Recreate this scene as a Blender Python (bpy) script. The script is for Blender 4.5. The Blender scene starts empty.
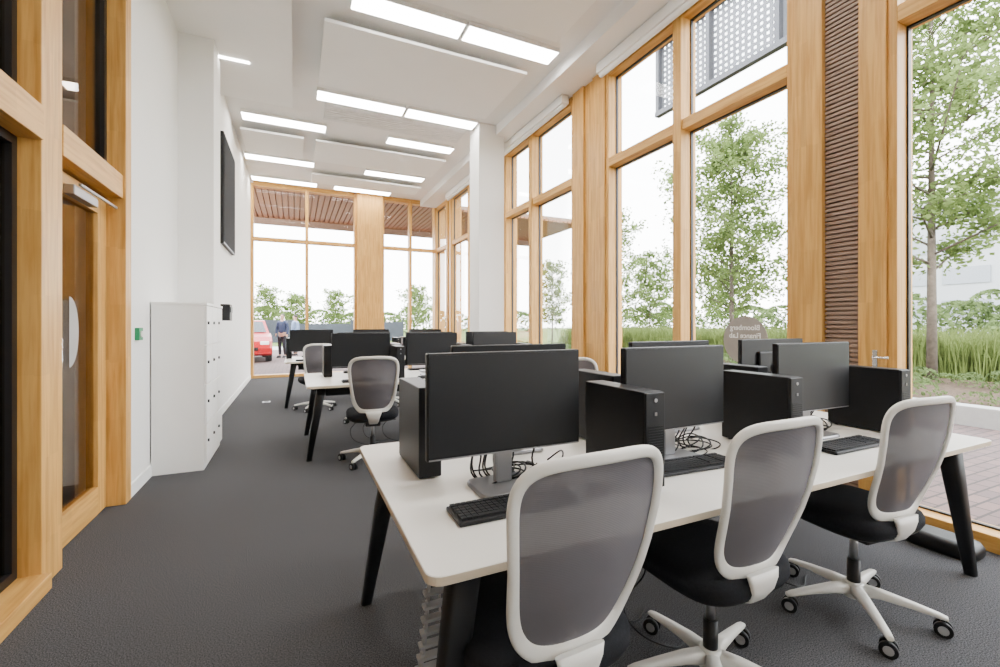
import bpy, bmesh, math, random
from math import sin, cos, pi, radians
from mathutils import Vector, Matrix
random.seed(7)
COL = bpy.context.scene.collection

# ------------------------------------------------------------ materials
def mat(name, col, rough=0.5, metal=0.0, var=0.06, scale=8.0, bump=0.0, bscale=200.0, emit=None, estr=0, spec=0.5, stretch=(1,1,1)):
    m = bpy.data.materials.new(name); m.use_nodes = True
    nt = m.node_tree; b = nt.nodes["Principled BSDF"]
    b.inputs["Roughness"].default_value = rough
    b.inputs["Metallic"].default_value = metal
    b.inputs["Specular IOR Level"].default_value = spec
    tc = nt.nodes.new("ShaderNodeTexCoord")
    mp = nt.nodes.new("ShaderNodeMapping"); mp.inputs["Scale"].default_value = stretch
    nt.links.new(tc.outputs["Object"], mp.inputs["Vector"])
    n = nt.nodes.new("ShaderNodeTexNoise"); n.inputs["Scale"].default_value = scale
    n.inputs["Detail"].default_value = 4
    nt.links.new(mp.outputs["Vector"], n.inputs["Vector"])
    r = nt.nodes.new("ShaderNodeValToRGB")
    r.color_ramp.elements[0].position = 0.3; r.color_ramp.elements[1].position = 0.7
    lo = [max(0, c*(1-var)) for c in col]; hi = [min(1, c*(1+var)) for c in col]
    r.color_ramp.elements[0].color = (*lo, 1); r.color_ramp.elements[1].color = (*hi, 1)
    nt.links.new(n.outputs["Fac"], r.inputs["Fac"])
    nt.links.new(r.outputs["Color"], b.inputs["Base Color"])
    if bump > 0:
        n2 = nt.nodes.new("ShaderNodeTexNoise"); n2.inputs["Scale"].default_value = bscale
        nt.links.new(mp.outputs["Vector"], n2.inputs["Vector"])
        bp = nt.nodes.new("ShaderNodeBump"); bp.inputs["Strength"].default_value = bump
        bp.inputs["Distance"].default_value = 0.01
        nt.links.new(n2.outputs["Fac"], bp.inputs["Height"])
        nt.links.new(bp.outputs["Normal"], b.inputs["Normal"])
    if emit:
        b.inputs["Emission Color"].default_value = (*emit, 1)
        b.inputs["Emission Strength"].default_value = estr
    return m

def glassmat(name, tint=(1,1,1), refl=0.06, rough=0.0):
    m = bpy.data.materials.new(name); m.use_nodes = True
    nt = m.node_tree; nt.nodes.clear()
    o = nt.nodes.new("ShaderNodeOutputMaterial")
    t = nt.nodes.new("ShaderNodeBsdfTransparent"); t.inputs[0].default_value = (*tint, 1)
    g = nt.nodes.new("ShaderNodeBsdfGlossy"); g.inputs["Roughness"].default_value = rough
    lw = nt.nodes.new("ShaderNodeLayerWeight"); lw.inputs[0].default_value = 0.15
    ma = nt.nodes.new("ShaderNodeMath"); ma.operation = 'MULTIPLY'; ma.inputs[1].default_value = refl*8
    ma2 = nt.nodes.new("ShaderNodeMath"); ma2.operation = 'MINIMUM'; ma2.inputs[1].default_value = 0.35
    nt.links.new(lw.outputs["Fresnel"], ma.inputs[0]); nt.links.new(ma.outputs[0], ma2.inputs[0])
    mx = nt.nodes.new("ShaderNodeMixShader")
    nt.links.new(ma2.outputs[0], mx.inputs[0]); nt.links.new(t.outputs[0], mx.inputs[1]); nt.links.new(g.outputs[0], mx.inputs[2])
    nt.links.new(mx.outputs[0], o.inputs[0])
    return m
def veil(m, f, c=(.9,.86,.82)):
    nt = m.node_tree; b = nt.nodes["Principled BSDF"]; o = [x for x in nt.nodes if x.type == 'OUTPUT_MATERIAL'][0]
    t = nt.nodes.new("ShaderNodeBsdfTransparent"); t.inputs[0].default_value = (*c,1); mx = nt.nodes.new("ShaderNodeMixShader"); mx.inputs[0].default_value = f
    nt.links.new(b.outputs[0], mx.inputs[1]); nt.links.new(t.outputs[0], mx.inputs[2]); nt.links.new(mx.outputs[0], o.inputs[0])

def timber(name, axis, c1=(.54,.265,.056), c2=(.73,.41,.115), rough=.45):
    s = [9,9,9]; s[axis] = .5
    m = bpy.data.materials.new(name); m.use_nodes = True
    nt = m.node_tree; b = nt.nodes["Principled BSDF"]; b.inputs["Roughness"].default_value = rough
    b.inputs["Specular IOR Level"].default_value = .3
    tc = nt.nodes.new("ShaderNodeTexCoord")
    mp = nt.nodes.new("ShaderNodeMapping"); mp.inputs["Scale"].default_value = s
    nt.links.new(tc.outputs["Object"], mp.inputs["Vector"])
    n = nt.nodes.new("ShaderNodeTexNoise"); n.inputs["Scale"].default_value = 4.5; n.inputs["Detail"].default_value = 7
    n.inputs["Distortion"].default_value = .3
    nt.links.new(mp.outputs["Vector"], n.inputs["Vector"])
    r = nt.nodes.new("ShaderNodeValToRGB")
    r.color_ramp.elements[0].position = 0.3; r.color_ramp.elements[1].position = 0.6
    r.color_ramp.elements[0].color = (*c1, 1); r.color_ramp.elements[1].color = (*c2, 1)
    nt.links.new(n.outputs["Fac"], r.inputs["Fac"])
    s2 = [14,14,14]; s2[axis] = 1.5
    mp2 = nt.nodes.new("ShaderNodeMapping"); mp2.inputs["Scale"].default_value = s2
    nt.links.new(tc.outputs["Object"], mp2.inputs["Vector"])
    v = nt.nodes.new("ShaderNodeTexVoronoi"); v.distance = 'CHEBYCHEV'; v.inputs["Scale"].default_value = 1.6
    v.inputs["Randomness"].default_value = .12
    nt.links.new(mp2.outputs["Vector"], v.inputs["Vector"])
    bw = nt.nodes.new("ShaderNodeRGBToBW"); nt.links.new(v.outputs["Color"], bw.inputs[0])
    hs = nt.nodes.new("ShaderNodeMix"); hs.data_type = 'RGBA'; hs.blend_type = 'MULTIPLY'
    hs.inputs[0].default_value = .2
    nt.links.new(r.outputs["Color"], hs.inputs[6]); nt.links.new(bw.outputs[0], hs.inputs[7])
    nt.links.new(hs.outputs[2], b.inputs["Base Color"])
    return m

M = {}
M['wall'] = mat("wall_paint", (.86,.855,.835), .75, var=.01, scale=2)
M['ceil'] = mat("ceiling_paint", (.87,.865,.845), .8, var=.01, scale=2)
M['raft'] = mat("raft_felt", (.95,.95,.935), .9, var=.01, scale=3)
M['tz'] = timber("timber_vertical", 2); M['ty'] = timber("timber_along", 1); M['tx'] = timber("timber_across", 0)
M['soffit'] = timber("cedar_soffit", 0, (.20,.09,.04), (.36,.17,.08))
M['glass'] = glassmat("window_glass_mat")
M['dglass'] = glassmat("door_glass_mat", (.72,.64,.55), .16)
M['dframe'] = mat("dark_metal", (.015,.015,.016), .4, .3)
M['louvre'] = mat("brown_louvre", (.26,.17,.12), .6, .0)
M['cabinet'] = mat("cabinet_white", (.84,.83,.80), .45, var=.01)
M['black'] = mat("black_plastic", (.008,.008,.009), .45, var=.1, scale=30, spec=.3)
M['screen'] = mat("screen_off", (.010,.011,.0125), .4, var=.03, spec=.35)
M['matt'] = mat("matt_dark_screen", (.03,.031,.034), .85, var=.03, spec=.05)
M['blackm'] = mat("black_metal", (.009,.0095,.011), .5, .0, var=.05, spec=.35)
M['desk'] = mat("desk_laminate", (.78,.745,.68), .45, var=.01)
M['edge'] = mat("desk_edge", (.64,.54,.40), .5, var=.05)
M['wplas'] = mat("white_plastic", (.72,.70,.65), .4, var=.01)
M['seat'] = mat("seat_fabric", (.011,.0115,.014), .9, var=.25, scale=120, bump=.3, bscale=400, spec=.2)
M['greym'] = mat("grey_metal", (.30,.30,.31), .35, .8)
M['silver'] = mat("silver_plastic", (.42,.42,.43), .4, .3)
M['key'] = mat("key_plastic", (.013,.013,.014), .6, spec=.3)
M['green'] = mat("green_plastic", (.0,.22,.08), .4)
M['chrome'] = mat("chrome", (.7,.7,.7), .25, 1)
M['blind'] = mat("blind_white", (.86,.86,.84), .6, var=.01)
M['lamp'] = mat("lamp_diffuser", (.9,.9,.9), .5, emit=(1,.97,.92), estr=30)
M['grille'] = mat("grille_grey", (.78,.78,.77), .6, var=.05)
M['skin'] = mat("skin", (.42,.25,.18), .6)
M['jacket'] = mat("navy_jacket", (.02,.03,.07), .8)
M['jeans'] = mat("dark_trousers", (.02,.022,.03), .85)
M['shirt'] = mat("light_blue_top", (.16,.22,.34), .8)
M['hair'] = mat("dark_hair", (.02,.012,.008), .6)
def meshfab():
    m = mat("chair_mesh_fabric", (.135,.127,.138), .85, var=.04, spec=.2)
    nt = m.node_tree; b = nt.nodes["Principled BSDF"]
    tc = nt.nodes.new("ShaderNodeTexCoord")
    w = nt.nodes.new("ShaderNodeTexWave"); w.inputs["Scale"].default_value = 70; w.bands_direction = 'Z'
    nt.links.new(tc.outputs["Object"], w.inputs["Vector"])
    bp = nt.nodes.new("ShaderNodeBump"); bp.inputs["Strength"].default_value = .2; bp.inputs["Distance"].default_value = .003
    nt.links.new(w.outputs["Fac"], bp.inputs["Height"]); nt.links.new(bp.outputs["Normal"], b.inputs["Normal"])
    o = [x for x in nt.nodes if x.type == 'OUTPUT_MATERIAL'][0]
    t = nt.nodes.new("ShaderNodeBsdfTransparent"); mx = nt.nodes.new("ShaderNodeMixShader"); mx.inputs[0].default_value = .05
    nt.links.new(b.outputs[0], mx.inputs[1]); nt.links.new(t.outputs[0], mx.inputs[2]); nt.links.new(mx.outputs[0], o.inputs[0])
    return m
M['chairmesh'] = meshfab()
def carpet():
    m = mat("carpet", (.05,.05,.053), .97, spec=.03)
    nt = m.node_tree
    n = [x for x in nt.nodes if x.type == 'TEX_NOISE'][0]; n.inputs["Scale"].default_value = 200; n.inputs["Detail"].default_value = 3; n.inputs["Roughness"].default_value = .6
    r = [x for x in nt.nodes if x.type == 'VALTORGB'][0]
    r.color_ramp.elements[0].position = .34; r.color_ramp.elements[1].position = .70
    r.color_ramp.elements[0].color = (.018,.018,.020,1); r.color_ramp.elements[1].color = (.15,.148,.152,1)
    return m
M['carpet'] = carpet()
def paving():
    m = mat("brick_paving", (.4,.3,.27), .9, spec=.2)
    nt = m.node_tree; b = nt.nodes["Principled BSDF"]
    tc = nt.nodes.new("ShaderNodeTexCoord")
    br = nt.nodes.new("ShaderNodeTexBrick"); br.inputs["Scale"].default_value = 2.3
    br.inputs["Color1"].default_value = (.15,.098,.088,1); br.inputs["Color2"].default_value = (.105,.075,.072,1)
    br.inputs["Mortar"].default_value = (.055,.045,.042,1); br.inputs["Mortar Size"].default_value = .022
    nt.links.new(tc.outputs["Object"], br.inputs["Vector"]); nt.links.new(br.outputs["Color"], b.inputs["Base Color"])
    return m
M['paving'] = paving()
M['lawn'] = mat("lawn_grass", (.10,.14,.04), .95, var=.35, scale=3, spec=.1)
M['mulch'] = mat("mulch_soil", (.075,.050,.033), .95, var=.5, scale=14, bump=.8, bscale=30, spec=.1)
M['kerb'] = mat("kerb_stone", (.34,.34,.33), .8)
M['bark'] = mat("tree_bark", (.10,.08,.06), .9, var=.3, scale=10)
M['bldg'] = mat("pale_cladding", (.34,.355,.37), .8, var=.04, scale=.3)
M['bldgw'] = mat("pale_windows", (.22,.24,.265), .4)
M['red'] = mat("red_car_paint", (.42,.008,.012), .3)
M['tyre'] = mat("tyre_rubber", (.01,.01,.01), .8)
M['carglass'] = mat("car_glass", (.02,.025,.03), .15)
M['fence'] = mat("dark_fence", (.025,.03,.04), .7, var=.3, scale=1)
M['backroom'] = mat("brown_room_panel", (.26,.14,.07), .7, var=.35, scale=3)
M['steel'] = mat("canopy_steel", (.06,.062,.07), .5, .4)
def leafmat(name, c, mixf=.4):
    m = bpy.data.materials.new(name); m.use_nodes = True
    nt = m.node_tree; nt.nodes.clear()
    o = nt.nodes.new("ShaderNodeOutputMaterial")
    d = nt.nodes.new("ShaderNodeBsdfDiffuse"); t = nt.nodes.new("ShaderNodeBsdfTranslucent")
    tc = nt.nodes.new("ShaderNodeTexCoord"); n = nt.nodes.new("ShaderNodeTexNoise"); n.inputs["Scale"].default_value = 2.5
    nt.links.new(tc.outputs["Object"], n.inputs["Vector"])
    r = nt.nodes.new("ShaderNodeValToRGB"); r.color_ramp.elements[0].position = .35; r.color_ramp.elements[1].position = .65
    r.color_ramp.elements[0].color = (*[x*.65 for x in c], 1); r.color_ramp.elements[1].color = (*[min(1, x*1.35) for x in c], 1)
    nt.links.new(n.outputs["Fac"], r.inputs["Fac"])
    for q in (d, t): nt.links.new(r.outputs["Color"], q.inputs[0])
    mx = nt.nodes.new("ShaderNodeMixShader"); mx.inputs[0].default_value = mixf
    nt.links.new(d.outputs[0], mx.inputs[1]); nt.links.new(t.outputs[0], mx.inputs[2]); nt.links.new(mx.outputs[0], o.inputs[0])
    return m
M['leaf'] = leafmat("tree_leaves", (.155,.215,.07))
M['leaf2'] = leafmat("hedge_leaves", (.105,.145,.055))
M['grassb'] = leafmat("grass_blades", (.14,.18,.055))
def perf():
    m = mat("perforated_steel", (.10,.105,.115), .5, .3)
    nt = m.node_tree; b = nt.nodes["Principled BSDF"]; o = [x for x in nt.nodes if x.type == 'OUTPUT_MATERIAL'][0]
    tc = nt.nodes.new("ShaderNodeTexCoord")
    sp = nt.nodes.new("ShaderNodeSeparateXYZ"); nt.links.new(tc.outputs["Object"], sp.inputs[0])
    outs = []
    for ax in ("Y", "Z"):
        a = nt.nodes.new("ShaderNodeMath"); a.operation = 'MULTIPLY'; a.inputs[1].default_value = 9
        f = nt.nodes.new("ShaderNodeMath"); f.operation = 'FRACT'
        g = nt.nodes.new("ShaderNodeMath"); g.operation = 'GREATER_THAN'; g.inputs[1].default_value = .5
        nt.links.new(sp.outputs[ax], a.inputs[0]); nt.links.new(a.outputs[0], f.inputs[0]); nt.links.new(f.outputs[0], g.inputs[0]); outs.append(g)
    mu = nt.nodes.new("ShaderNodeMath"); mu.operation = 'MULTIPLY'
    nt.links.new(outs[0].outputs[0], mu.inputs[0]); nt.links.new(outs[1].outputs[0], mu.inputs[1])
    t = nt.nodes.new("ShaderNodeBsdfTransparent"); mx = nt.nodes.new("ShaderNodeMixShader")
    nt.links.new(mu.outputs[0], mx.inputs[0]); nt.links.new(b.outputs[0], mx.inputs[1]); nt.links.new(t.outputs[0], mx.inputs[2])
    nt.links.new(mx.outputs[0], o.inputs[0])
    return m
M['perf'] = perf()
M['decal'] = mat("brown_vinyl", (.33,.295,.265), .6)
M['decalw'] = mat("white_vinyl", (.95,.95,.93), .6)
M['frost'] = mat("frosted_vinyl", (.7,.7,.68), .6); veil(M['frost'], .45, (1,1,1))

# ------------------------------------------------------------ mesh helpers
def box(bm, x0, x1, y0, y1, z0, z1, mi=0, bev=0.0, seg=2):
    vs = [bm.verts.new(p) for p in ((x0,y0,z0),(x1,y0,z0),(x1,y1,z0),(x0,y1,z0),(x0,y0,z1),(x1,y0,z1),(x1,y1,z1),(x0,y1,z1))]
    fs = [bm.faces.new([vs[i] for i in f]) for f in ((0,3,2,1),(4,5,6,7),(0,1,5,4),(1,2,6,5),(2,3,7,6),(3,0,4,7))]
    for f in fs: f.material_index = mi
    if bev > 0:
        es = list({e for f in fs for e in f.edges})
        r = bmesh.ops.bevel(bm, geom=es, offset=bev, segments=seg, affect='EDGES', profile=.5)
        for f in r['faces']: f.material_index = mi
def cyl(bm, p0, p1, r0, r1=None, n=16, mi=0, smooth=True):
    if r1 is None: r1 = r0
    p0 = Vector(p0); p1 = Vector(p1); d = (p1-p0).normalized()
    a = Vector((0,0,1)) if abs(d.z) < .9 else Vector((1,0,0))
    u = d.cross(a).normalized(); v = d.cross(u)
    A = []; B = []
    for i in range(n):
        t = 2*pi*i/n; w = u*cos(t)+v*sin(t)
        A.append(bm.verts.new(p0+w*r0)); B.append(bm.verts.new(p1+w*r1))
    for i in range(n):
        j = (i+1) % n
        f = bm.faces.new((A[i],A[j],B[j],B[i])); f.smooth = smooth; f.material_index = mi
    f = bm.faces.new(A[::-1]); f.material_index = mi
    f = bm.faces.new(B); f.material_index = mi
def loft(bm, rings, mi=0, smooth=True, cap=True, closed=True):
    R = [[bm.verts.new(p) for p in r] for r in rings]; n = len(R[0])
    for a, b in zip(R, R[1:]):
        for i in range(n if closed else n-1):
            j = (i+1) % n
            f = bm.faces.new((a[i],a[j],b[j],b[i])); f.smooth = smooth; f.material_index = mi
    if cap:
        f = bm.faces.new(R[0][::-1]); f.material_index = mi
        f = bm.faces.new(R[-1]); f.material_index = mi
    return R
def se(n, N, hx, hy, nb=None):
    out = []
    for i in range(N):
        a = 2*pi*i/N; c = cos(a); s = sin(a); k = n if (s >= 0 or nb is None) else nb
        out.append((hx*math.copysign(abs(c)**(2/k), c), hy*math.copysign(abs(s)**(2/k), s)))
    return out
def mk(name, bm, mats, parent=None, loc=(0,0,0), rot=0.0, **props):
    bmesh.ops.recalc_face_normals(bm, faces=bm.faces[:])
    me = bpy.data.meshes.new(name); bm.to_mesh(me); bm.free()
    for m in (mats if isinstance(mats, (list, tuple)) else [mats]): me.materials.append(m)
    o = bpy.data.objects.new(name, me); COL.objects.link(o)
    o.location = loc; o.rotation_euler = (0,0,rot)
    if parent: o.parent = parent
    for k, v in props.items(): o[k] = v
    return o
def empty(name, loc=(0,0,0), rot=0.0, **props):
    o = bpy.data.objects.new(name, None); o.empty_display_size = .1; COL.objects.link(o)
    o.location = loc; o.rotation_euler = (0,0,rot)
    for k, v in props.items(): o[k] = v
    return o
def copy_thing(src, loc, rot=0.0, label=None):
    n = src.copy(); COL.objects.link(n); n.location = loc; n.rotation_euler = (0,0,rot)
    if label: n["label"] = label
    def rec(s, d):
        for c in list(s.children):
            cc = c.copy(); COL.objects.link(cc); cc.parent = d; rec(c, cc)
    rec(src, n)
    return n
def B(): return bmesh.new()
def sbox(name, dims, m, label, **p):
    b = B(); box(b, *dims, bev=p.pop('bev', 0)); 
    return mk(name, b, m, kind="structure", label=label, **p)
def bake(tmp, name, **props):
    COL.objects.link(tmp)
    bpy.context.view_layer.update()
    dg = bpy.context.evaluated_depsgraph_get()
    me = bpy.data.meshes.new_from_object(tmp.evaluated_get(dg)); me.name = name
    bpy.data.objects.remove(tmp)
    o = bpy.data.objects.new(name, me); COL.objects.link(o)
    for k, v in props.items(): o[k] = v
    return o
def curve_to_mesh(cu, name, **props):
    return bake(bpy.data.objects.new("tmp", cu), name, **props)

# ------------------------------------------------------------ room shell
XL, XR, YB, YN, ZC = -1.15, 3.66, 12.37, -3.0, 4.83
sbox("floor", (-3.6, 3.9, YN-.2, YB+.1, -.1, 0), M['carpet'], "dark charcoal flecked carpet floor", category="floor")
b = B(); box(b, -3.6, 4.05, YN-.2, YB+.2, ZC, ZC+.2)
box(b, 3.22, 4.0, YN, YB, 4.66, ZC)
mk("ceiling", b, M['ceil'], kind="structure", label="white painted ceiling with a perimeter downstand", category="ceiling")
b = B()
box(b, -1.45, XL, 4.22, 5.83, 0, ZC)
box(b, -1.45, -.82, 5.83, 6.3, 0, ZC)
box(b, -1.45, -.98, 6.3, YB, 0, ZC)
mk("wall_left", b, M['wall'], kind="structure", label="white painted wall with a projecting pier", category="wall")
sbox("wall_near", (-3.6, 4.0, YN-.2, YN, 0, ZC), M['wall'], "white painted end wall", category="wall")
b = B(); box(b, -3.6, -3.5, YN, 4.3, 0, ZC); box(b, -3.6, -1.45, 4.3, 4.4, 0, ZC)
mk("wall_adjoining", b, M['backroom'], kind="structure", label="brown panelled wall of the adjoining room", category="wall")
b = B(); box(b, XL, XL+.015, 4.26, 5.83, 0, .1); box(b, XL, -.805, 5.815, 5.83, 0, .1); box(b, -.98, -.965, 6.3, YB-.1, 0, .1)
mk("baseboard_left", b, M['blind'], kind="structure", label="white baseboard", category="baseboard")

def pilaster(i, y0, y1, louv=True):
    b = B(); w = y1-y0
    if louv:
        a = y0+w*.26; c = y0+w*.64
        box(b, XR, 3.95, y0, a, 0, 4.66, bev=.004); box(b, XR, 3.95, c, y1, 0, 4.66, bev=.004)
        box(b, 3.72, 3.95, a, c, 0, 4.66, mi=1)
        z = .04
        while z < 4.6:
            box(b, 3.69, 3.725, a+.004, c-.004, z, z+.022, mi=1); z += .034
    else:
        box(b, XR, 3.95, y0, y0+w*.36, 0, 4.66, bev=.006); box(b, XR, 3.95, y1-w*.36, y1, 0, 4.66, bev=.006)
        box(b, XR+.035, 3.95, y0+w*.36, y1-w*.36, 0, 4.66)
    mk("trim_%d" % i, b, [M['tz'], M['louvre']], kind="structure", label="timber pier with a brown slatted louvre panel" if louv else "wide honey-coloured timber pier between windows", category="timber pier")
wn = [0]
def window_right(y0, y1, mull, z0=.10, ztr=3.42, zt=4.6, handle=False, mw=.055, x1=3.88):
    wn[0] += 1
    b = B(); x0 = XR; fw = .055
    for ya, yb in ((y0, y0+fw), (y1-fw, y1)): box(b, x0+.02, x1, ya, yb, 0, zt, bev=.004)
    for m in mull: box(b, x0, x1, m-mw, m+mw, 0, zt, bev=.005)
    cuts = [y0+fw] + [v for m in mull for v in (m-mw, m+mw)] + [y1-fw]
    gx = x1-.07
    for k in range(0, len(cuts), 2):
        box(b, x0+.02, x1, cuts[k], cuts[k+1], 0, z0, mi=1, bev=.004)
        box(b, x0+.02, x1, cuts[k], cuts[k+1], ztr-.055, ztr+.055, mi=1, bev=.004)
        box(b, x0+.02, x1, cuts[k], cuts[k+1], zt-.05, zt+.06, mi=1)
        for (za, zb) in ((z0, ztr-.055), (ztr+.055, zt-.05)):
            box(b, gx-.01, gx+.02, cuts[k], cuts[k]+.012, za, zb, mi=2); box(b, gx-.01, gx+.02, cuts[k+1]-.012, cuts[k+1], za, zb, mi=2)
            box(b, gx-.01, gx+.02, cuts[k], cuts[k+1], za, za+.012, mi=2); box(b, gx-.01, gx+.02, cuts[k], cuts[k+1], zb-.012, zb, mi=2)
    w = mk("window_%d" % wn[0], b, [M['tz'], M['ty'], M['dframe']], kind="structure", label="tall timber-framed window with a high transom", category="window")
    g = B()
    for k in range(0, len(cuts), 2): box(g, gx+.002, gx+.008, cuts[k]+.01, cuts[k+1]-.01, z0, zt-.05)
    mk("window_glass", g, M['glass'], parent=w)
    if handle:
        g = B(); yy = y1+.06; box(g, XR-.008, XR, yy-.015, yy+.015, 1.03, 1.15, bev=.003); cyl(g, (XR-.035,yy,1.10), (XR-.035,yy-.09,1.10), .007); cyl(g, (XR-.035,yy,1.10), (XR-.005,yy,1.10), .007)
        mk("window_handle", g, M['chrome'], parent=w)
    return w
PIL = [(-1.40,-.75), (1.65,2.28), (4.68,5.42), (7.75,8.45), (10.95,11.4)]
for i, (a, c) in enumerate(PIL): pilaster(i+1, a, c, i < 2)
window_right(YN, -1.40, [-2.2])
window_right(-.75, 1.65, [.45], handle=True)
window_right(2.28, 4.68, [3.48])
window_right(5.42, 7.75, [6.70])
window_right(8.45, 10.95, [9.7], mw=.035, x1=3.80)
window_right(11.4, YB-.02, [], x1=3.80)
for i, (a, c) in enumerate(((-.75,1.65),(2.28,4.68),(5.42,7.75),(8.45,10.95))):
    b = B(); box(b, 3.50, 3.62, a+.03, c-.03, 4.53, 4.655, bev=.006); cyl(b, (3.56,a+.05,4.52), (3.56,c-.05,4.52), .035)
    mk("roller_blind", b, M['blind'], label="rolled-up white roller blind in a cassette above the window", category="roller blind", group="roller blinds over the windows")

def win_back(x0, x1, mull):
    wn[0] += 1
    b = B(); fw = .06; ya, yb = YB, YB+.2; zt = ZC-.05
    for q0, q1 in ((x0, x0+fw), (x1-fw, x1)): box(b, q0, q1, ya, yb, 0, zt)
    for m in mull: box(b, m-.035, m+.035, ya, yb, 0, zt)
    for za, zb in ((0,.07), (3.39,3.47), (zt-.06, zt+.05)): box(b, x0+fw, x1-fw, ya+.01, yb, za, zb, mi=1)
    w = mk("window_%d" % wn[0], b, [M['tz'], M['tx']], kind="structure", label="full-height timber-framed end window", category="window")
    g = B(); box(g, x0+.04, x1-.04, YB+.12, YB+.126, .05, zt-.03)
    mk("window_glass", g, M['glass'], parent=w)
win_back(-.98, 1.50, [.28])
win_back(2.16, XR+.1, [2.95])
b = B(); box(b, 1.50, 2.16, YB-.12, YB+.3, 0, ZC, bev=.004)
mk("trim_6", b, M['tz'], kind="structure", label="wide timber clad pier", category="timber pier")
b = B(); box(b, XR, 3.95, YB-.02, YB+.3, 0, ZC)
mk("trim_7", b, M['tz'], kind="structure", label="timber corner post", category="timber pier")

b = B(); box(b, 2.9, 3.38, 7.15, 7.6, 0, ZC, bev=.004)
mk("column", b, M['wall'], kind="structure", label="square white painted structural column", category="column")

XG = -1.27
b = B(); box(b, XG-.08, XL, 2.98, 3.2, 0, ZC, bev=.004); mk("trim_8", b, M['tz'], kind="structure", label="thick laminated timber post", category="timber post")
b = B(); box(b, -1.36, -1.13, 4.13, 4.25, 0, ZC, bev=.004); mk("trim_9", b, M['tz'], kind="structure", label="laminated timber door post", category="timber post")
b = B(); box(b, XG-.08, XL+.01, 0.2, 2.98, 2.25, 2.42, bev=.004); box(b, XG-.06, XL+.005, 3.2, 4.13, 2.25, 2.42, bev=.004)
mk("trim_10", b, M['ty'], kind="structure", label="timber transom beam", category="timber beam")
b = B(); box(b, XG-.08, XL+.04, 0.2, 2.98, 0, .08, bev=.004)
mk("trim_11", b, M['ty'], kind="structure", label="timber sill at the floor", category="timber sill")
b = B(); box(b, XG-.08, XL+.01, 0.08, .3, 0, ZC, bev=.004); mk("trim_12", b, M['tz'], kind="structure", label="thick laminated timber post", category="timber post")
b = B(); box(b, -1.45, XL, YN, .08, 0, ZC); mk("wall_left_near", b, M['wall'], kind="structure", label="white painted wall", category="wall")
def part_glass(i, y0, y1, z0, z1, fr=.045):
    b = B()
    box(b, XG-.03, XG+.03, y0, y0+fr, z0, z1); box(b, XG-.03, XG+.03, y1-fr, y1, z0, z1)
    box(b, XG-.03, XG+.03, y0+fr, y1-fr, z0, z0+fr); box(b, XG-.03, XG+.03, y0+fr, y1-fr, z1-fr, z1)
    w = mk("window_%d" % i, b, M['dframe'], kind="structure", label="internal glazed screen in a slim dark frame", category="window")
    g = B(); box(g, XG-.004, XG+.004, y0+.03, y1-.03, z0+.03, z1-.03); mk("window_glass", g, M['dglass'], parent=w)
part_glass(9, .3, 2.98, .08, 2.25); part_glass(10, .3, 2.98, 2.42, 4.8); part_glass(11, 3.2, 4.13, 2.42, 4.8)
d = B(); box(d, XG-.025, XG+.03, 3.22, 3.36, .01, 2.23, bev=.003); box(d, XG-.025, XG+.03, 3.97, 4.12, .01, 2.23, bev=.003)
box(d, XG-.025, XG+.03, 3.36, 3.97, .01, .20, mi=1); box(d, XG-.025, XG+.03, 3.36, 3.97, 2.10, 2.23, mi=1)
door = mk("door_1", d, [M['tz'], M['ty']], kind="structure", label="glazed timber door with a closer", category="door")
g = B(); box(g, XG-.005, XG+.005, 3.36, 3.97, .20, 2.10); mk("door_glass", g, M['dglass'], parent=door)
g = B(); box(g, XG+.031, XG+.085, 3.45, 3.80, 2.10, 2.16, bev=.006); box(g, XG+.085, XG+.10, 3.5, 4.1, 2.165, 2.18); mk("door_closer", g, M['greym'], parent=door)
g = B()
vs = [g.verts.new((XG+.008, 3.60+.13*cos(t), 1.28+.22*sin(t))) for t in [pi/2-pi*i/24 for i in range(25)]]
g.faces.new(vs); mk("door_decal", g, M['frost'], parent=door, label="frosted semicircular sticker")
g = B(); cyl(g, (XG+.08,3.28,.95), (XG+.08,3.28,1.25), .012); cyl(g, (XG+.025,3.28,.98), (XG+.08,3.28,.98), .008); cyl(g, (XG+.025,3.28,1.22), (XG+.08,3.28,1.22), .008)
mk("door_handle", g, M['chrome'], parent=door)

# ------------------------------------------------------------ ceiling items
def raft(x0, x1, y0, y1, z=4.70, t=.04, lab="white acoustic raft hung under the ceiling"):
    b = B(); box(b, x0, x1, y0, y1, z, z+t, bev=.004)
    r = mk("acoustic_raft", b, M['raft'], label=lab, category="ceiling panel", group="acoustic rafts")
    for x in (x0+.2, x1-.2):
        for y in (y0+.2, y1-.2):
            b = B(); cyl(b, (x,y,z+t), (x,y,ZC), .004, n=8); mk("hanger_wire", b, M['greym'], parent=r)
raft(.30, 2.85, 5.3, 6.75); raft(.42, 2.85, 2.9, 4.55); raft(.35, 2.85, 8.85, 9.95); raft(.35, 2.85, 10.85, 11.5)
raft(-.86, .15, 8.85, 9.95); raft(.42, 2.85, .6, 2.2)
b = B(); box(b, XL, -.03, .5, 5.83, 4.5, 4.56); box(b, -.81, -.03, 5.83, 6.3, 4.5, 4.56); box(b, -.97, -.03, 6.3, 7.2, 4.5, 4.56); 
mk("ceiling_lower", b, M['raft'], kind="structure", label="lowered white ceiling section beside the wall", category="ceiling")
def light(x0, x1, y, w=.27, z=ZC):
    b = B(); box(b, x0, x1, y-w/2-.012, y+w/2+.012, z-.055, z, mi=1); box(b, x0+.01, x1-.01, y-w/2, y+w/2, z-.062, z-.05, mi=0)
    mk("ceiling_light", b, [M['lamp'], M['blind']], label="lit white linear ceiling light", category="ceiling light", group="linear ceiling lights")
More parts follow.
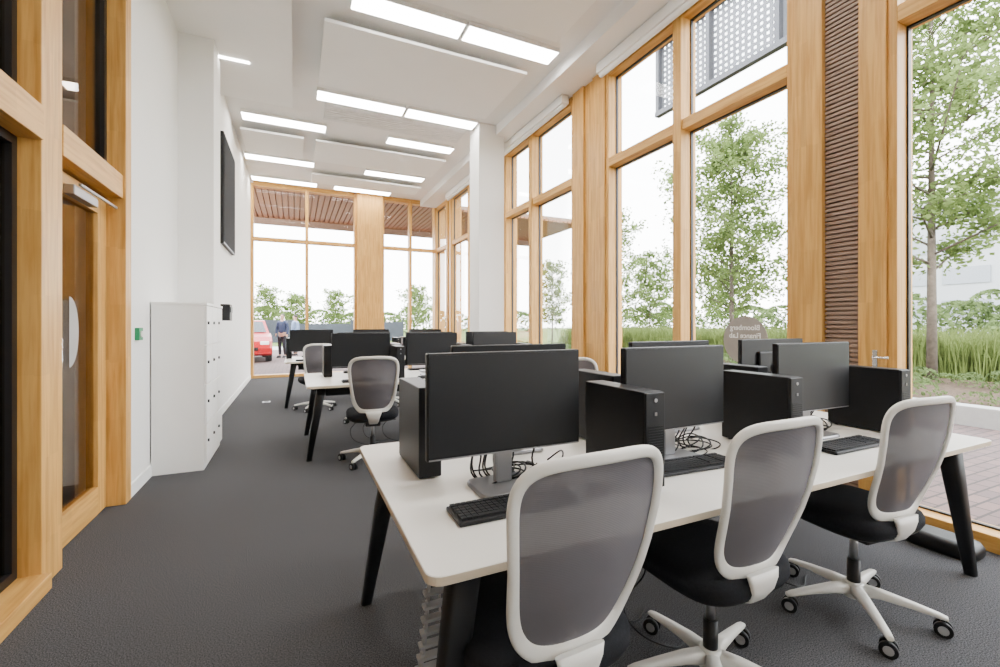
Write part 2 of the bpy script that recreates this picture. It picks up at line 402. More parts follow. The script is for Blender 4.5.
for x0, x1, y in ((.55,1.79,4.95),(1.83,3.05,4.95),(.3,1.61,7.22),(1.65,2.85,7.22),(-.8,.5,8.45),(1.57,2.85,8.45),(-.93,.38,10.45),(1.44,2.8,10.45),(-.93,.5,11.95),(.9,2.3,11.95),(.55,1.78,2.6),(1.84,3.05,2.6),(.55,1.78,.2),(1.84,3.05,.2),(-3.0,-1.8,1.6)):  # last entry is an invented lamp, added to brighten the adjoining room
    light(x0, x1, y)
b = B(); box(b, -.88, -.5, 6.15, 6.19, 4.49, 4.5); mk("ceiling_light", b, M['lamp'], label="thin slot light in the lowered ceiling", category="ceiling light")
for x0, x1, y0, y1 in ((.45,2.8,7.56,8.10),):
    b = B(); z = ZC-.022; zz = ZC-.001
    box(b, x0, x1, y0-.02, y0, z, zz); box(b, x0, x1, y1, y1+.02, z, zz); box(b, x0-.02, x0, y0-.02, y1+.02, z, zz); box(b, x1, x1+.02, y0-.02, y1+.02, z, zz)
    y = y0+.03
    while y < y1-.04: box(b, x0, x1, y, y+.055, z, zz); y += .075
    mk("air_grille", b, M['grille'], label="pale linear slot air grille in the ceiling", category="air vent")

# ------------------------------------------------------------ lockers
L = empty("locker_unit", (-.935, 5.27, 0), label="low white metal locker unit with black locks against the wall", category="lockers")
b = B(); box(b, -.205, .185, -.47, .47, 0.0, 1.5, bev=.003); box(b, -.21, .21, -.475, .475, 1.5, 1.525, bev=.003); mk("body", b, M['cabinet'], parent=L)
for c in range(3):
    for r in range(4):
        y0 = -.465+c*.31; z0 = .06+r*.36
        b = B(); box(b, .187, .207, y0+.004, y0+.304, z0+.004, z0+.354, bev=.003)
        dd = mk("locker_door", b, M['cabinet'], parent=L)
        b = B(); cyl(b, (.205,y0+.05,z0+.2), (.219,y0+.05,z0+.2), .014); mk("lock", b, M['black'], parent=dd)

b = B(); box(b, -.98, -.93, 7.5, 8.8, 2.5, 4.12, bev=.006)
t = mk("wall_display", b, M['black'], label="large black switched-off display mounted on the wall", category="screen")
b = B(); box(b, -.932, -.924, 7.53, 8.77, 2.53, 4.09); mk("screen", b, M['matt'], parent=t)
b = B(); box(b, XL, XL+.03, 4.40, 4.50, 1.20, 1.30, bev=.004)
t = mk("exit_button", b, M['green'], label="green door release button on the white wall", category="wall switch")
b = B(); cyl(b, (XL+.03,4.45,1.25), (XL+.038,4.45,1.25), .025); mk("push_button", b, M['wplas'], parent=t)
b = B(); box(b, -.98, -.86, 7.55, 7.80, 1.38, 1.62, bev=.006); box(b, -.86, -.85, 7.58, 7.77, 1.50, 1.58, mi=1)
mk("wall_control_box", b, [M['black'], M['screen']], label="small black control box on the white wall", category="control box")
b = B(); box(b, -.50, -.38, 8.5, 8.62, 0, .004, bev=.001); box(b, -.475, -.405, 8.525, 8.595, .004, .006, mi=1)
mk("floor_socket_plate", b, [M['silver'], M['blackm']], label="small metal floor socket plate set in the carpet", category="floor socket")

# ------------------------------------------------------------ office chair
def make_chair():
    root = empty("office_chair", label="office chair with white frame, grey mesh back and dark seat", category="office chair", group="office chairs")
    def pos(u, v, off=0):
        w = .202 + .031*v - .006*v*v
        x = u*w; z = .764 + .258*v - .010*u*u*max(0, v)
        y = -.192 - .060*(v+1) - .018*cos(v*2.2) + .045*u*u + off
        return Vector((x, y, z))
    N = 96; ol = se(5.4, N, 1, 1, 4.0)
    b = B(); rings = []
    for i in range(N):
        u, v = ol[i]; up, vp = ol[(i-1) % N]; un, vn = ol[(i+1) % N]
        p = pos(u, v); t = (pos(un, vn)-pos(up, vp)).normalized()
        nrm = Vector((0,1,0)); out = t.cross(nrm).normalized()
        if out.dot(Vector((u,0,v))) < 0: out = -out
        nn = out.cross(t).normalized()
        rr = .0135 + .010*max(0,-v)**6*(1-abs(u))**.5 + .002*max(0, v) + .006*max(0,-v)
        rings.append([p + out*(rr*q[0]) + nn*(.010*q[1]) for q in se(2.8, 14, 1, 1)])
    rings.append([Vector(q) for q in rings[0]])
    loft(b, rings, cap=False); bmesh.ops.remove_doubles(b, verts=b.verts[:], dist=1e-5)
    back = mk("backrest", b, M['wplas'], parent=root, label="white plastic backrest frame")
    b = B(); R = []
    for s in (1.0,.8,.6,.4,.2):
        R.append([b.verts.new(pos(u*s, v*s, .004)) for u, v in ol])
    c = b.verts.new(pos(0, 0, .004))
    for a, d in zip(R, R[1:]):
        for i in range(N):
            j = (i+1) % N; f = b.faces.new((a[i],a[j],d[j],d[i])); f.smooth = True
    for i in range(N): f = b.faces.new((R[-1][i], R[-1][(i+1) % N], c)); f.smooth = True
    mk("back_mesh", b, M['chairmesh'], parent=back, label="grey woven mesh back")
    b = B(); path = [(-.203,.515,.15),(-.207,.488,.135),(-.202,.452,.11),(-.180,.415,.092),(-.13,.390,.08),(-.04,.380,.075),(.05,.380,.075)]
    rings = []
    for k, (y, z, w) in enumerate(path):
        y0, z0 = path[max(0,k-1)][:2]; y1, z1 = path[min(len(path)-1,k+1)][:2]
        t = Vector((0,y1-y0,z1-z0)).normalized(); n = Vector((0,-t.z,t.y))
        c = Vector((0,y,z)); rings.append([c+Vector((q[0],0,0))+n*q[1] for q in se(4, 16, w/2, .010)])
    loft(b, rings); mk("back_support", b, M['wplas'], parent=root)
    b = B(); o = se(3.6, 40, .245, .235)
    prof = [(.86,.425),(.96,.43),(1.0,.45),(1.0,.475),(.97,.492),(.88,.503),(.6,.506),(.25,.503)]
    loft(b, [[Vector((x*s, y*s+.03, z-.012*max(0,(y*s)/.235)**3)) for x, y in o] for s, z in prof])
    mk("seat", b, M['seat'], parent=root, label="dark upholstered seat")
    b = B(); o = se(3.6, 40, .22, .21); loft(b, [[Vector((x*s, y*s+.02, z)) for x, y in o] for s, z in ((.6,.395),(.9,.405),(1,.42),(1,.43))]); mk("seat_pan", b, M['blackm'], parent=root)
    b = B(); box(b, -.07, .07, -.1, .12, .35, .4, bev=.012); cyl(b, (.07,.05,.375), (.2,.07,.375), .006); box(b, .18, .23, .055, .09, .37, .38, bev=.003); mk("tilt_mechanism", b, M['blackm'], parent=root)
    b = B(); cyl(b, (0,0,.06), (0,0,.24), .026, n=20); cyl(b, (0,0,.24), (0,0,.36), .016, n=20, mi=1); mk("gas_lift", b, [M['black'], M['greym']], parent=root)
    b = B(); cyl(b, (0,0,.07), (0,0,.135), .048, .036, n=24)
    for k in range(5):
        a = 2*pi*k/5 + .3; dx, dy = cos(a), sin(a); rings = []
        for r, w, za, zb in ((.02,.052,.075,.13),(.10,.044,.082,.125),(.2,.036,.078,.108),(.29,.03,.068,.09),(.315,.024,.066,.082)):
            c = Vector((dx*r, dy*r, (za+zb)/2)); s = Vector((-dy, dx, 0))
            rings.append([c + s*q[0] + Vector((0,0,q[1])) for q in se(3, 14, w/2, (zb-za)/2)])
        loft(b, rings)
    mk("star_base", b, M['wplas'], parent=root)
    for k in range(5):
        a = 2*pi*k/5 + .3; cx, cy = cos(a)*.30, sin(a)*.30; ca = a*1.7+k
        ux, uy = cos(ca), sin(ca); b = B()
        for s in (-1, 1):
            cyl(b, (ux*s*.008, uy*s*.008, .031), (ux*s*.026, uy*s*.026, .031), .031, n=20, mi=0)
            cyl(b, (ux*s*.026, uy*s*.026, .031), (ux*s*.029, uy*s*.029, .031), .018, n=16, mi=1)
        cyl(b, (0,0,.03), (0,0,.072), .009, n=10, mi=0)
        mk("castor", b, [M['black'], M['silver']], parent=root, loc=(cx, cy, 0))
    return root
ch = make_chair(); ch.location = (.642, 1.13, 0); ch.rotation_euler = (0,0,radians(2))
copy_thing(ch, (1.40, 1.17, 0), radians(0))
copy_thing(ch, (2.365, 1.19, 0), radians(-5))
copy_thing(ch, (.69, 4.46, 0), radians(-6))
copy_thing(ch, (2.2, 3.0, 0), radians(175)); copy_thing(ch, (1.35, 3.1, 0), radians(170)); copy_thing(ch, (.9, 6.35, 0), radians(185))
copy_thing(ch, (1.55, 4.4, 0), radians(12)); copy_thing(ch, (.30, 7.5, 0), radians(8)); copy_thing(ch, (1.4, 7.45, 0), radians(-10)); copy_thing(ch, (2.5, 4.4, 0), radians(5))

# ------------------------------------------------------------ desks
def make_desk():
    root = empty("bench_desk", label="long off-white bench desk with black splayed legs", category="desk", group="bench desks")
    b = B(); pts = []
    for (cx, cy, a0) in ((1.5-.04,.63-.04,0),(-1.5+.04,.63-.04,90),(-1.5+.04,-.63+.04,180),(1.5-.04,-.63+.04,270)):
        for k in range(7):
            a = radians(a0+k*15); pts.append((cx+.04*cos(a), cy+.04*sin(a)))
    R = loft(b, [[Vector((x*s, y*s2, z)) for x, y in pts] for s, s2, z in ((.998,.996,.705),(1,1,.707),(1,1,.728),(.9985,.997,.73))], smooth=False)
    b.normal_update()
    for f in b.faces:
        if abs(f.normal.z) < .2: f.material_index = 1
    mk("desktop", b, [M['desk'], M['edge']], parent=root)
    for sx in (-1, 1):
        for sy in (-1, 1):
            b = B(); rings = []
            for t_, w in ((0,.045),(.3,.04),(1,.024)):
                c = Vector((sx*(1.36+.115*t_), sy*(.50+.05*t_), .705*(1-t_)))
                rings.append([c+Vector((q[0],q[1],0)) for q in se(4, 16, w, w)])
            loft(b, rings); mk("leg", b, M['blackm'], parent=root)
    b = B()
    for sy in (-.42, .42): box(b, -1.36, 1.36, sy-.025, sy+.025, .655, .705)
    for sx in (-1.36, -.45, .45, 1.36): box(b, sx-.025, sx+.025, -.54, .54, .65, .70)
    box(b, -1.3, 1.3, -.12, -.115, .56, .66); box(b, -1.3, 1.3, .115, .12, .56, .66); box(b, -1.3, 1.3, -.12, .12, .555, .56)
    mk("underframe", b, M['blackm'], parent=root)
    return root
D1 = (1.785, 1.645); D2 = (1.60, 5.25); D3 = (1.35, 8.35)
dk = make_desk(); dk.location = (*D1, 0)
copy_thing(dk, (*D2, 0)); copy_thing(dk, (*D3, 0))

def make_monitor():
    root = empty("computer_monitor", label="black widescreen monitor on a grey stand, switched off", category="monitor", group="desk monitors")
    b = B(); box(b, -.305, .305, -.012, .016, .135, .50, bev=.005); box(b, -.16, .16, .012, .035, .2, .42, bev=.01); mk("housing", b, M['black'], parent=root)
    b = B(); box(b, -.298, .298, -.0145, -.011, .150, .493); mk("screen", b, M['screen'], parent=root)
    b = B(); box(b, -.298, .298, -.014, -.0115, .1375, .142); mk("lower_bezel", b, M['greym'], parent=root)
    b = B(); box(b, -.035, .035, .03, .06, .01, .34, bev=.008); mk("stand_column", b, M['greym'], parent=root)
    b = B(); o = se(7, 40, .125, .10); loft(b, [[Vector((x*s,y*s+.02,z)) for x, y in o] for s, z in ((1,0),(1,.008),(.96,.014))], smooth=False); mk("stand_base", b, M['greym'], parent=root)
    return root
def make_tower():
    root = empty("computer_tower", label="slim black desktop computer tower standing on the desk", category="computer", group="computer towers")
    b = B(); box(b, -.045, .045, -.16, .19, .006, .355, bev=.004)
    for x in (-.03, .03):
        for y in (-.12, .15): cyl(b, (x,y,0), (x,y,.008), .01, n=8)
    mk("case", b, M['black'], parent=root)
    b = B(); box(b, -.044, .044, -.172, -.159, .01, .352, bev=.003)
    for k in range(22): box(b, -.034, .034, -.1745, -.171, .03+k*.0095, .034+k*.0095)
    mk("front_panel", b, M['blackm'], parent=root)
    b = B(); cyl(b, (.0,-.171,.325), (0,-.1745,.325), .007); mk("power_button", b, M['silver'], parent=root)
    b = B(); box(b, -.005, .005, -.1745, -.171, .27, .282); mk("usb_port", b, M['greym'], parent=root)
    return root
def make_keyboard():
    b = B(); box(b, -.22, .22, -.068, .068, 0, .014, bev=.004)
    root = mk("keyboard", b, M['black'], label="black full-size computer keyboard", category="keyboard", group="keyboards")
    b = B()
    for r in range(6):
        y = -.055+r*.0195 + (.004 if r == 5 else 0); x = -.21; k = 0
        while x < .205:
            w = .0165
            if r == 0 and k == 3: w = .10
            if abs(x-.075) < .006 or abs(x-.135) < .006: x += .008
            box(b, x, min(x+w, .212), y, y+.016, .013, .021, bev=0); x += w+.0025; k += 1
    mk("keys", b, M['key'], parent=root, kind="stuff")
    return root
def make_mouse():
    b = B(); o = se(2.3, 24, 1, 1)
    loft(b, [[Vector((x*s*.03, y*s*.052, z)) for x, y in o] for s, z in ((.95,0),(1,.008),(.95,.02),(.75,.031),(.4,.036),(.1,.037))])
    root = mk("computer_mouse", b, M['black'], label="small black mouse lying on the desktop", category="mouse", group="computer mice")
    b = B(); cyl(b, (-.004,.03,.03), (.004,.03,.03), .009, n=12); mk("scroll_wheel", b, M['greym'], parent=root)
    return root
mo = make_monitor(); to = make_tower(); kb = make_keyboard(); ms = make_mouse()
first = {'m': True, 't': True, 'k': True, 's': True}
def put(key, src, loc, rot=0):
    if first[key]:
        first[key] = False; src.location = loc; src.rotation_euler = (0,0,rot); return src
    return copy_thing(src, loc, rot)
Z = .731
for x, y, r in ((.705,1.46,0),(1.53,1.46,2),(2.52,1.46,-1)): put('m', mo, (x,y,Z), radians(r))
for x, y, r in ((1.175,1.385,0),(2.09,1.45,0),(2.97,1.42,0)): put('t', to, (x,y,Z), radians(r))
for x, y, r in ((.66,1.30,0),(1.50,1.36,-3),(2.46,1.26,0)): put('k', kb, (x,y,Z), radians(r))
for x, y in ((.97,1.28),(1.86,1.30)): put('s', ms, (x,y,Z))
for x, r in ((.95,180),(1.98,181),(2.88,179)): put('m', mo, (x,1.93,Z), radians(r))
for x in (.475,1.40,2.42): put('t', to, (x,1.86,Z), pi)
for x in (.95,1.95,2.85): put('k', kb, (x,2.12,Z), pi)
def fill(D, off, sp=1.0, to_off=.45):
    for k in range(3):
        x = D[0]-1.5+.52+k*sp+off
        put('m', mo, (x, D[1]-.2, Z), radians((-2,1,3)[k])); put('t', to, (x+to_off, D[1]-.22, Z))
        put('k', kb, (x, D[1]-.42, Z)); put('s', ms, (x+.29, D[1]-.42, Z))
        put('m', mo, (x+.1, D[1]+.28, Z), pi); put('t', to, (x-.32, D[1]+.28, Z), pi)
        put('k', kb, (x+.1, D[1]+.5, Z), pi)
fill(D2, 0.04, .80, .39); fill(D3, -.14)

def cable(pts, r=.0035, m='black', name="power_cable", lab="black cable looping across the desk"):
    cu = bpy.data.curves.new(name, 'CURVE'); cu.dimensions = '3D'; cu.bevel_depth = r; cu.bevel_resolution = 2; cu.resolution_u = 8
    s = cu.splines.new('BEZIER'); s.bezier_points.add(len(pts)-1)
    for p, q in zip(s.bezier_points, pts):
        p.co = q; p.handle_left_type = p.handle_right_type = 'AUTO'
    cu.materials.append(M[m])
    curve_to_mesh(cu, name, label=lab, category="cable", group="desk cables")
for cx in (.75, 1.55, 2.55):
    for k in range(9):
        x = cx-.12+random.uniform(-.05,.3); zz = Z+.005
        cable([(x,1.52,zz+.10+random.uniform(0,.08)), (x+.04,1.58,zz), (x+random.uniform(.02,.2),1.48+random.uniform(0,.08),zz+.01), (x+random.uniform(.1,.25),1.62,zz+random.uniform(0,.06)), (x+random.uniform(0,.2),1.68,zz)])
for (x, y) in ((.86,1.36),(1.72,1.42)):
    cable([(x-.1,y,Z+.006), (x+.05,y+.1,Z+.004), (x-.02,y+.18,Z+.006), (x+.08,y+.3,Z+.004)], .0025)
for (x, y) in ((1.3,1.5),(1.25,1.7),(2.2,1.55),(2.05,1.65),(.9,1.6),(.6,5.2),(.75,5.3),(.95,5.2)):
    cable([(x,y,.56), (x+.05,y-.05,.3), (x-.04,y-.02,.12), (x+.1,y-.15,.01), (x+.25,y-.1,.006)], .0035, lab="loose cable hanging under the desk")
for k in range(5):
    x = .50+k*.035
    cable([(x,1.52,.56), (x-.05,1.46,.34), (x+.02,1.42,.14), (x-.06,1.36,.01), (x+.05-.03*k,1.24,.006), (x+.18,1.20+.02*k,.006)], .0035, 'black' if k % 2 else 'wplas', lab="loose cable trailing to the floor under the desk end")
cable([(1.05,1.5,.56),(1.0,1.38,.3),(1.05,1.30,.06),(1.12,1.2,.007),(1.08,1.05,.006)], .003, 'wplas', lab="white cable hanging under the desk")
b = B()
for k in range(20):
    t_ = k/19; x = .46-.12*t_; y = 1.50-.14*sin(t_*2.4); z = .66-.65*t_
    z = max(z, .012); box(b, x-.045, x+.045, y-.016, y+.016, z, z+.010, bev=.002, seg=1); box(b, x-.034, x-.027, y-.01, y+.01, z-.026 if z > .03 else 0, z+.02); box(b, x+.027, x+.034, y-.01, y+.01, z-.026 if z > .03 else 0, z+.02)
for k in range(10):
    x = .34+.03*k; y = 1.385-.02*k; box(b, x-.005, x+.005, y-.034, y+.034, 0, .024, bev=.002, seg=1); box(b, x-.02, x+.02, y-.004, y+.004, .008, .015)
mk("cable_spine", b, M['silver'], label="silver jointed cable spine hanging from the desk to the floor", category="cable spine")
b = B(); o = se(4, 28, .11, .17)
loft(b, [[Vector((3.50+x*s, 1.3+y*s, z)) for x, y in o] for s, z in ((.95,0),(1,.02),(1,.05),(.9,.075),(.6,.085))])
mk("floor_power_unit", b, M['black'], label="low black power unit lying on the carpet by the window", category="power unit")

# ------------------------------------------------------------ outside
def plane(name, x0, x1, y0, y1, z, m, label, cat):
    b = B(); box(b, x0, x1, y0, y1, z-.05, z); mk(name, b, M[m], kind="stuff", label=label, category=cat)
plane("paving", 3.96, 8.1, -20, 30, -.02, 'paving', "red-brown brick paving outside the glazing", "paving")
plane("paving_forecourt", -40, 3.9, 12.6, 26, -.02, 'paving', "red-brown paved forecourt", "paving")
plane("lawn", 13.6, 120, -60, 130, -.02, 'lawn', "mown green lawn", "grass")
plane("lawn_verge", -60, 13.6, 30.05, 130, -.02, 'lawn', "green grass verge", "grass")
plane("road", -60, 3.9, 26, 30, -.03, 'kerb', "pale grey road", "road")
plane("planting_bed", 8.36, 13.6, -20, 30, .08, 'mulch', "brown mulched planting bed", "planting bed")
b = B(); box(b, 8.11, 8.35, -20, 30, -.06, .24, bev=.012); mk("low_kerb", b, M['kerb'], label="low pale stone kerb edging the planting bed", category="kerb")

def make_tree(name, h, crown_r, leaves, lsize, seed, loc, label, low=.25):
    random.seed(seed)
    root = empty(name, loc, label=label, category="tree")
    b = B(); b2 = B()
    cyl(b, (0,0,0), (.03,.02,h*.45), h*.011, h*.007, n=10); cyl(b, (.03,.02,h*.45), (0,0,h*.95), h*.007, h*.002, n=8)
    segs = []
    for k in range(34):
        t = low + (1-low)*k/34; z = h*t*.97; a = k*2.4
        R = crown_r*(1-((t-.5)/.62)**2)**.5 if abs(t-.5) < .6 else crown_r*.2
        R = max(.25, R)*random.uniform(.6,1.15)
        e = Vector((cos(a)*R, sin(a)*R, z+R*.5)); s = Vector((0,0,z))
        cyl(b, s, e, h*.003, h*.001, n=5); segs.append((s, e))
        for q in range(4):
            m_ = s.lerp(e, random.uniform(.25,.85)); e2 = m_+Vector((random.uniform(-1,1),random.uniform(-1,1),random.uniform(-.2,.8)))*R*.5
            cyl(b, m_, e2, h*.0012, h*.0007, n=4); segs.append((m_, e2))
    for i in range(leaves):
        s, e = random.choice(segs); p = s.lerp(e, random.uniform(.3,1.08)) + Vector((random.gauss(0,1),random.gauss(0,1),random.gauss(0,1)))*crown_r*.07
        sz = lsize*random.uniform(.6,1.2)
        u = Vector((random.uniform(-1,1),random.uniform(-1,1),random.uniform(-.6,.6))).normalized()
        w = u.cross(Vector((random.uniform(-1,1),random.uniform(-1,1),random.uniform(-1,1)))).normalized()
        vs = [b2.verts.new(p+u*sz*a_+w*sz*c_) for a_, c_ in ((-.5,0),(-.1,.36),(.5,0),(-.1,-.36))]
        b2.faces.new(vs)
    mk("trunk", b, M['bark'], parent=root); mk("foliage", b2, M['leaf'], parent=root, kind="stuff")
make_tree("tree", 9.2, 2.2, 17000, .13, 3, (13.0,5.0,.08), "young broadleaf tree with an open light-green crown", .27)
make_tree("tree", 7.6, 2.15, 17000, .13, 5, (13.2,10.2,.08), "young broadleaf tree with a rounded green crown", .22)
make_tree("tree", 5.2, 1.3, 3500, .16, 8, (15.0,24.5,-.02), "young tree beyond the glazing", .25)
make_tree("tree", 5.0, 1.5, 5500, .16, 10, (17.5,18.5,-.02), "slim young tree on the lawn", .25)
make_tree("tree", 4.8, 1.5, 3500, .19, 11, (24.0,19.0,-.02), "slim young tree on the lawn", .3)
make_tree("tree", 6.4, 1.7, 7500, .14, 12, (12.9,16.5,.08), "slim young tree beyond the glazing", .2)
for i, (x, y, hh) in enumerate(((-2.2,44,4.4),(.2,42,3.6),(3.6,46,4.4),(7.5,50,4.6),(9.6,38,4.4),(5.6,41,3.8))):
    make_tree("tree", hh, 1.4, 2200, .22, 20+i, (x,y,-.02), "small distant roadside tree", .25)

def hedge(name, pts, r, hz, seed, label, n=170, sc=.24, z0=.12):
    random.seed(seed); b2 = B()
    for (x, y) in pts:
        rr = r*random.uniform(.7,1.3); H = hz*random.uniform(.6,1.3)
        for i in range(n):
            a = random.uniform(0,2*pi); el = random.uniform(0,pi/2)
            p = Vector((x+cos(a)*cos(el)*rr, y+sin(a)*cos(el)*rr, z0+max(.02,sin(el)*H)))
            u = Vector((random.uniform(-1,1),random.uniform(-1,1),random.uniform(-1,1))).normalized(); w = u.orthogonal().normalized(); sz = min(rr,H)*sc
            b2.faces.new([b2.verts.new(p+u*sz*a_+w*sz*c_) for a_, c_ in ((-.5,0),(0,.4),(.5,0),(0,-.4))])
    mk(name, b2, M['leaf2'], kind="stuff", label=label, category="hedge")
hedge("tree_line", [(46+random.uniform(-3,3), y*1.4-8) for y in range(48)], 2.4, 3.4, 4, "distant belt of green trees and bushes", 420, .16)
hedge("tree_line_beyond", [(x*2.2-30, 66+random.uniform(-3,3)) for x in range(32)], 3.0, 3.0, 6, "distant belt of green trees and bushes", 300, .18)
hedge("shrub_bed", [(random.uniform(9.0,13.1), y*.17+.8) for y in range(130)], .27, .27, 12, "low green shrubs in the mulched bed", 130, .26, .1)
random.seed(15); b = B()
for i in range(22000):
    y = random.uniform(1.5, 22); x = 13.9+random.uniform(0, 2.6)
    h_ = random.uniform(.7,1.35)
    a = random.uniform(0,2*pi); l = random.uniform(.15,.5); w = .014
    p = Vector((x,y,-.02)); q = p+Vector((cos(a)*l*.4,sin(a)*l*.4,h_*.7)); t = p+Vector((cos(a)*l,sin(a)*l,h_)); s = Vector((-sin(a)*w,cos(a)*w,0))
    v = [b.verts.new(k) for k in (p-s,p+s,q+s*.8,q-s*.8,t)]
    b.faces.new(v[:4]); b.faces.new((v[3],v[2],v[4]))
mk("ornamental_grass", b, M['grassb'], kind="stuff", label="band of tall feathery green ornamental grass", category="grass")

b = B(); box(b, 55, 75, -30, 27, 0, 13)
for k in range(4):
    z = 2.0+k*3.0
    y = -29
    while y < 24: box(b, 54.9, 55, y, y+3.2, z, z+1.5, mi=1); y += 4.2
mk("office_building", b, [M['bldg'], M['bldgw']], label="pale grey office building with bands of windows across the lawn", category="building")
b = B(); box(b, 7.0, 7.02, 3.2, 7.1, 5.75, 9.0)
c = mk("perforated_canopy", b, M['perf'], label="grey perforated metal canopy screen on steel framing", category="canopy")
b = B()
for y in (3.2, 4.5, 5.8, 7.05): box(b, 6.9, 7.0, y, y+.08, 5.7, 9)
for z in (5.68, 7.1): box(b, 6.88, 7.0, 3.2, 7.13, z, z+.1)
for y in (3.24, 7.08): box(b, 3.95, 6.9, y-.04, y+.04, 7.1, 7.2)
mk("steel_frame", b, M['steel'], parent=c)
b = B(); x = -6
while x < 9: box(b, x, x+.12, 12.7, 16.2, 4.74, 4.8); x += .15
box(b, -6, 9, 12.7, 16.2, 4.8, 4.9, mi=1); box(b, -6, 9, 16.1, 16.25, 4.55, 4.95, mi=1)
mk("timber_canopy", b, [M['soffit'], M['louvre']], kind="structure", label="slatted timber canopy soffit outside the end window", category="canopy")
b = B(); x = -30; random.seed(3)
while x < 8:
    h_ = random.choice((1.35,1.5,1.62)); box(b, x, x+1.9, 36, 36.05, -.02, h_); box(b, x+1.9, x+2.0, 35.98, 36.07, -.02, 1.7); x += 2.0
mk("fence", b, M['fence'], label="dark panel fence across the road", category="fence")
def make_car(loc, rot, paint, label):
    car = empty("car", loc, label=label, category="car"); car.rotation_euler = (0,0,rot)
    low = [(-1.93,.32),(-1.96,.62),(-1.88,.86),(-1.6,.98),(.95,1.0),(1.55,.90),(1.86,.74),(1.97,.5),(1.93,.30),(1.58,.22),(1.5,.42),(1.25,.56),(1.0,.42),(.92,.22),(-.87,.22),(-.95,.42),(-1.2,.56),(-1.45,.42),(-1.53,.24)]
    b = B(); loft(b, [[Vector((x*s, y, z)) for x, z in low] for s, y in ((.96,-.84),(1,-.76),(1,.76),(.96,.84))], smooth=False)
    cab = [(-1.62,.97),(-1.25,1.40),(-.6,1.50),(.2,1.47),(.95,.99)]
    loft(b, [[Vector((x*.98 if abs(y) > .7 else x, y if z < 1.1 else y*.86, z)) for x, z in cab] for y in (-.8,-.7,.7,.8)], smooth=False)
    mk("car_body", b, paint, parent=car)
    for sy in (-1, 1):
        for q in ([(-1.4,1.04),(-1.12,1.35),(-.48,1.43),(-.48,1.04)], [(-.4,1.04),(-.4,1.43),(.18,1.41),(.74,1.04)]):
            b = B(); vs = [b.verts.new((x, sy*(.806 if z < 1.1 else .70), z)) for x, z in q]; b.faces.new(vs); mk("car_window", b, M['carglass'], parent=car)
    b = B(); vs = [b.verts.new(p) for p in ((.90,-.7,1.05),(.90,.7,1.05),(.30,.6,1.445),(.30,-.6,1.445))]; b.faces.new(vs); mk("windscreen", b, M['carglass'], parent=car)
    for x in (-1.2, 1.25):
        for s in (-1, 1):
            b = B(); cyl(b, (x,s*.66,.31), (x,s*.85,.31), .31, n=24, mi=0); cyl(b, (x,s*.85,.31), (x,s*.86,.31), .2, n=10, mi=1); mk("wheel", b, [M['tyre'], M['silver']], parent=car)
    for s in (-.6, .6):
        b = B(); box(b, 1.80, 1.92, s-.14, s+.14, .62, .74, bev=.02); mk("headlight", b, M['decalw'], parent=car)
    b = B(); box(b, 1.93, 1.975, -.4, .4, .42, .54, bev=.01); mk("grille", b, M['tyre'], parent=car)
make_car((-1.75,19.4,-.02), radians(-84), M['red'], "red hatchback car parked on the forecourt")

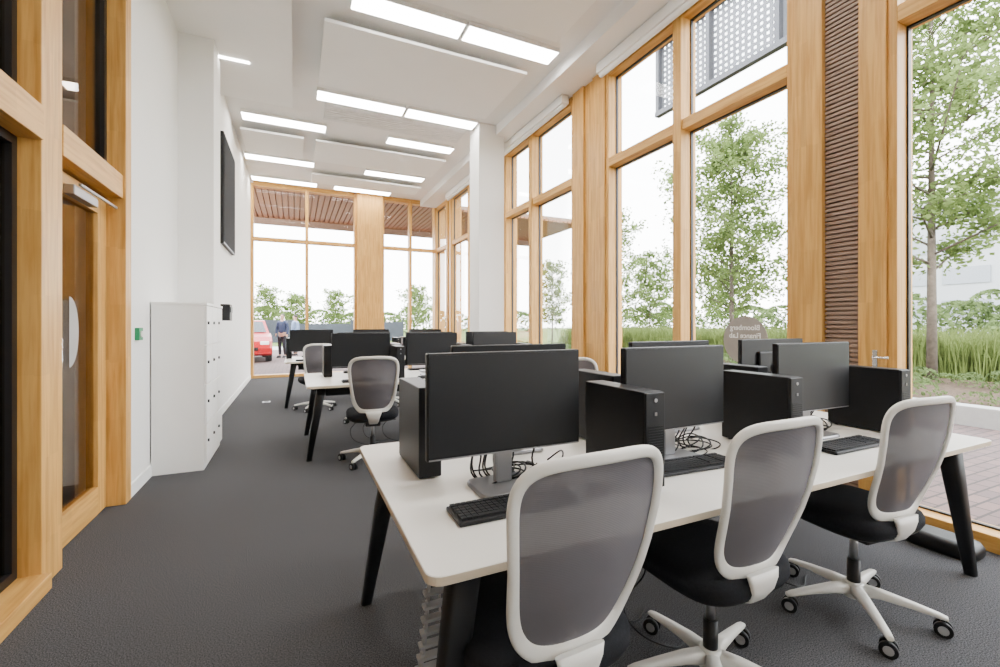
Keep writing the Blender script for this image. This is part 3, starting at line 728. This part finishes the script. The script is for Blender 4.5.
def skinmesh(chain, name, m, parent, sub=2):
    vs, es = chain
    me = bpy.data.meshes.new(name); me.from_pydata([v[0] for v in vs], es, [])
    o = bpy.data.objects.new("tmp", me)
    COL.objects.link(o)
    md = o.modifiers.new("s", 'SKIN'); o.modifiers.new("u", 'SUBSURF').levels = sub
    for i, v in enumerate(vs):
        rr = v[1] if isinstance(v[1], tuple) else (v[1], v[1])
        me.skin_vertices[0].data[i].radius = rr; me.skin_vertices[0].data[i].use_root = (i == 0)
    COL.objects.unlink(o)
    me.materials.append(m)
    ob = bake(o, name); ob.parent = parent
    for p in ob.data.polygons: p.use_smooth = True
    if not ob.data.materials: ob.data.materials.append(m)
    return ob
def person(loc, rot, top, legs, label):
    root = empty("person", loc, rot, label=label, category="person")
    V = [((0,0,.95),(.15,.10)), ((0,0,1.12),(.135,.095)), ((0,0,1.32),(.16,.10)), ((0,0,1.44),(.10,.075)), ((0,.005,1.50),.052), ((0,.012,1.56),(.07,.08)), ((0,.012,1.66),(.077,.095)), ((0,.0,1.73),(.055,.07)),
         ((.17,0,1.40),.055), ((.23,-.01,1.14),.042), ((.22,.08,.92),.032), ((.215,.10,.85),.035),
         ((-.17,0,1.40),.055), ((-.23,-.01,1.14),.042), ((-.22,.06,.90),.032), ((-.215,.08,.83),.035),
         ((.09,0,.84),.085), ((.10,.03,.48),.058), ((.105,0,.09),.04), ((.11,.12,.035),.036),
         ((-.09,0,.84),.085), ((-.10,.05,.48),.058), ((-.105,-.04,.09),.04), ((-.11,.08,.035),.036)]
    E = [(0,1),(1,2),(2,3),(3,4),(4,5),(5,6),(6,7),(3,8),(8,9),(9,10),(10,11),(3,12),(12,13),(13,14),(14,15),(0,16),(16,17),(17,18),(18,19),(0,20),(20,21),(21,22),(22,23)]
    body = skinmesh((V, E), "body", M['skin'], root)
    T = [((0,0,.93),(.175,.125)), ((0,0,1.12),(.158,.115)), ((0,0,1.32),(.18,.12)), ((0,0,1.45),(.10,.08)), ((.175,0,1.40),.07), ((.235,-.01,1.14),.056), ((.222,.075,.94),.046), ((-.175,0,1.40),.07), ((-.235,-.01,1.14),.056), ((-.222,.055,.92),.046)]
    skinmesh((T, [(0,1),(1,2),(2,3),(3,4),(4,5),(5,6),(3,7),(7,8),(8,9)]), "jacket", top, root)
    G = [((0,0,.95),(.165,.12)), ((.09,0,.84),.10), ((.10,.03,.48),.072), ((.105,0,.10),.056), ((-.09,0,.84),.10), ((-.10,.05,.48),.072), ((-.105,-.04,.10),.056)]
    skinmesh((G, [(0,1),(1,2),(2,3),(0,4),(4,5),(5,6)]), "trousers", legs, root)
    H = [((0,-.02,1.62),(.08,.085)), ((0,-.012,1.70),(.082,.095)), ((0,-.005,1.755),(.05,.06))]
    skinmesh((H, [(0,1),(1,2)]), "hair", M['hair'], root)
    for s in (-.108, .108):
        b = B(); dy = .03 if s > 0 else -.01; o = se(3, 20, .048, .13); loft(b, [[Vector((s+x*q, y*q+.04+dy, z)) for x, y in o] for q, z in ((1,0),(1,.03),(.8,.07),(.5,.09))]); mk("shoe", b, M['tyre'], parent=root)
    for s in (-.03, .03):
        b = B(); bmesh.ops.create_uvsphere(b, u_segments=8, v_segments=6, radius=.011, matrix=Matrix.Translation((s,.098,1.655))); mk("eye", b, M['tyre'], parent=root)
    return root
person((-.45, 19.9, -.02), radians(150), M['jacket'], M['jeans'], "person in a navy jacket standing beside the red car")
person((.02, 21.0, -.02), radians(60), M['shirt'], M['jeans'], "person in a light blue top standing near the car")

b = B(); cyl(b, (3.800,2.80,1.18), (3.802,2.80,1.18), .225, n=64, smooth=False)
s = mk("window_sign", b, M['decal'], label="round brown vinyl sign with white lettering stuck on the window", category="sign")
for k, (tx, zz) in enumerate((("Bloomberg",1.275),("Finance Lab",1.20))):
    c = bpy.data.curves.new("lettering", 'FONT'); c.body = tx; c.size = .068; c.align_x = 'CENTER'; c.extrude = .0006; c.offset = .0012; c.materials.append(M['decalw'])
    o = curve_to_mesh(c, "lettering"); o.parent = s
    o.rotation_euler = (radians(90),0,radians(90)); o.location = (3.7985, 2.80, zz)

# ------------------------------------------------------------ light, camera
w = bpy.data.worlds.new("sky"); bpy.context.scene.world = w; w.use_nodes = True
nt = w.node_tree; bg = nt.nodes["Background"]
tc = nt.nodes.new("ShaderNodeTexCoord"); sp = nt.nodes.new("ShaderNodeSeparateXYZ"); nt.links.new(tc.outputs["Generated"], sp.inputs[0])
r = nt.nodes.new("ShaderNodeValToRGB"); r.color_ramp.elements[0].color = (1,1,1,1); r.color_ramp.elements[1].color = (.86,.93,1,1); r.color_ramp.elements[1].position = .9
nt.links.new(sp.outputs["Z"], r.inputs["Fac"]); nt.links.new(r.outputs["Color"], bg.inputs["Color"])
bg.inputs["Strength"].default_value = 14.5

cam = bpy.data.cameras.new("camera"); co = bpy.data.objects.new("camera", cam); COL.objects.link(co)
cam.sensor_width = 36; cam.lens = 16.0; cam.shift_y = -.0095; cam.clip_start = .05; cam.clip_end = 400
co.location = (0,0,1.33); co.rotation_euler = (radians(90),0,-radians(24.78))
bpy.context.scene.camera = co
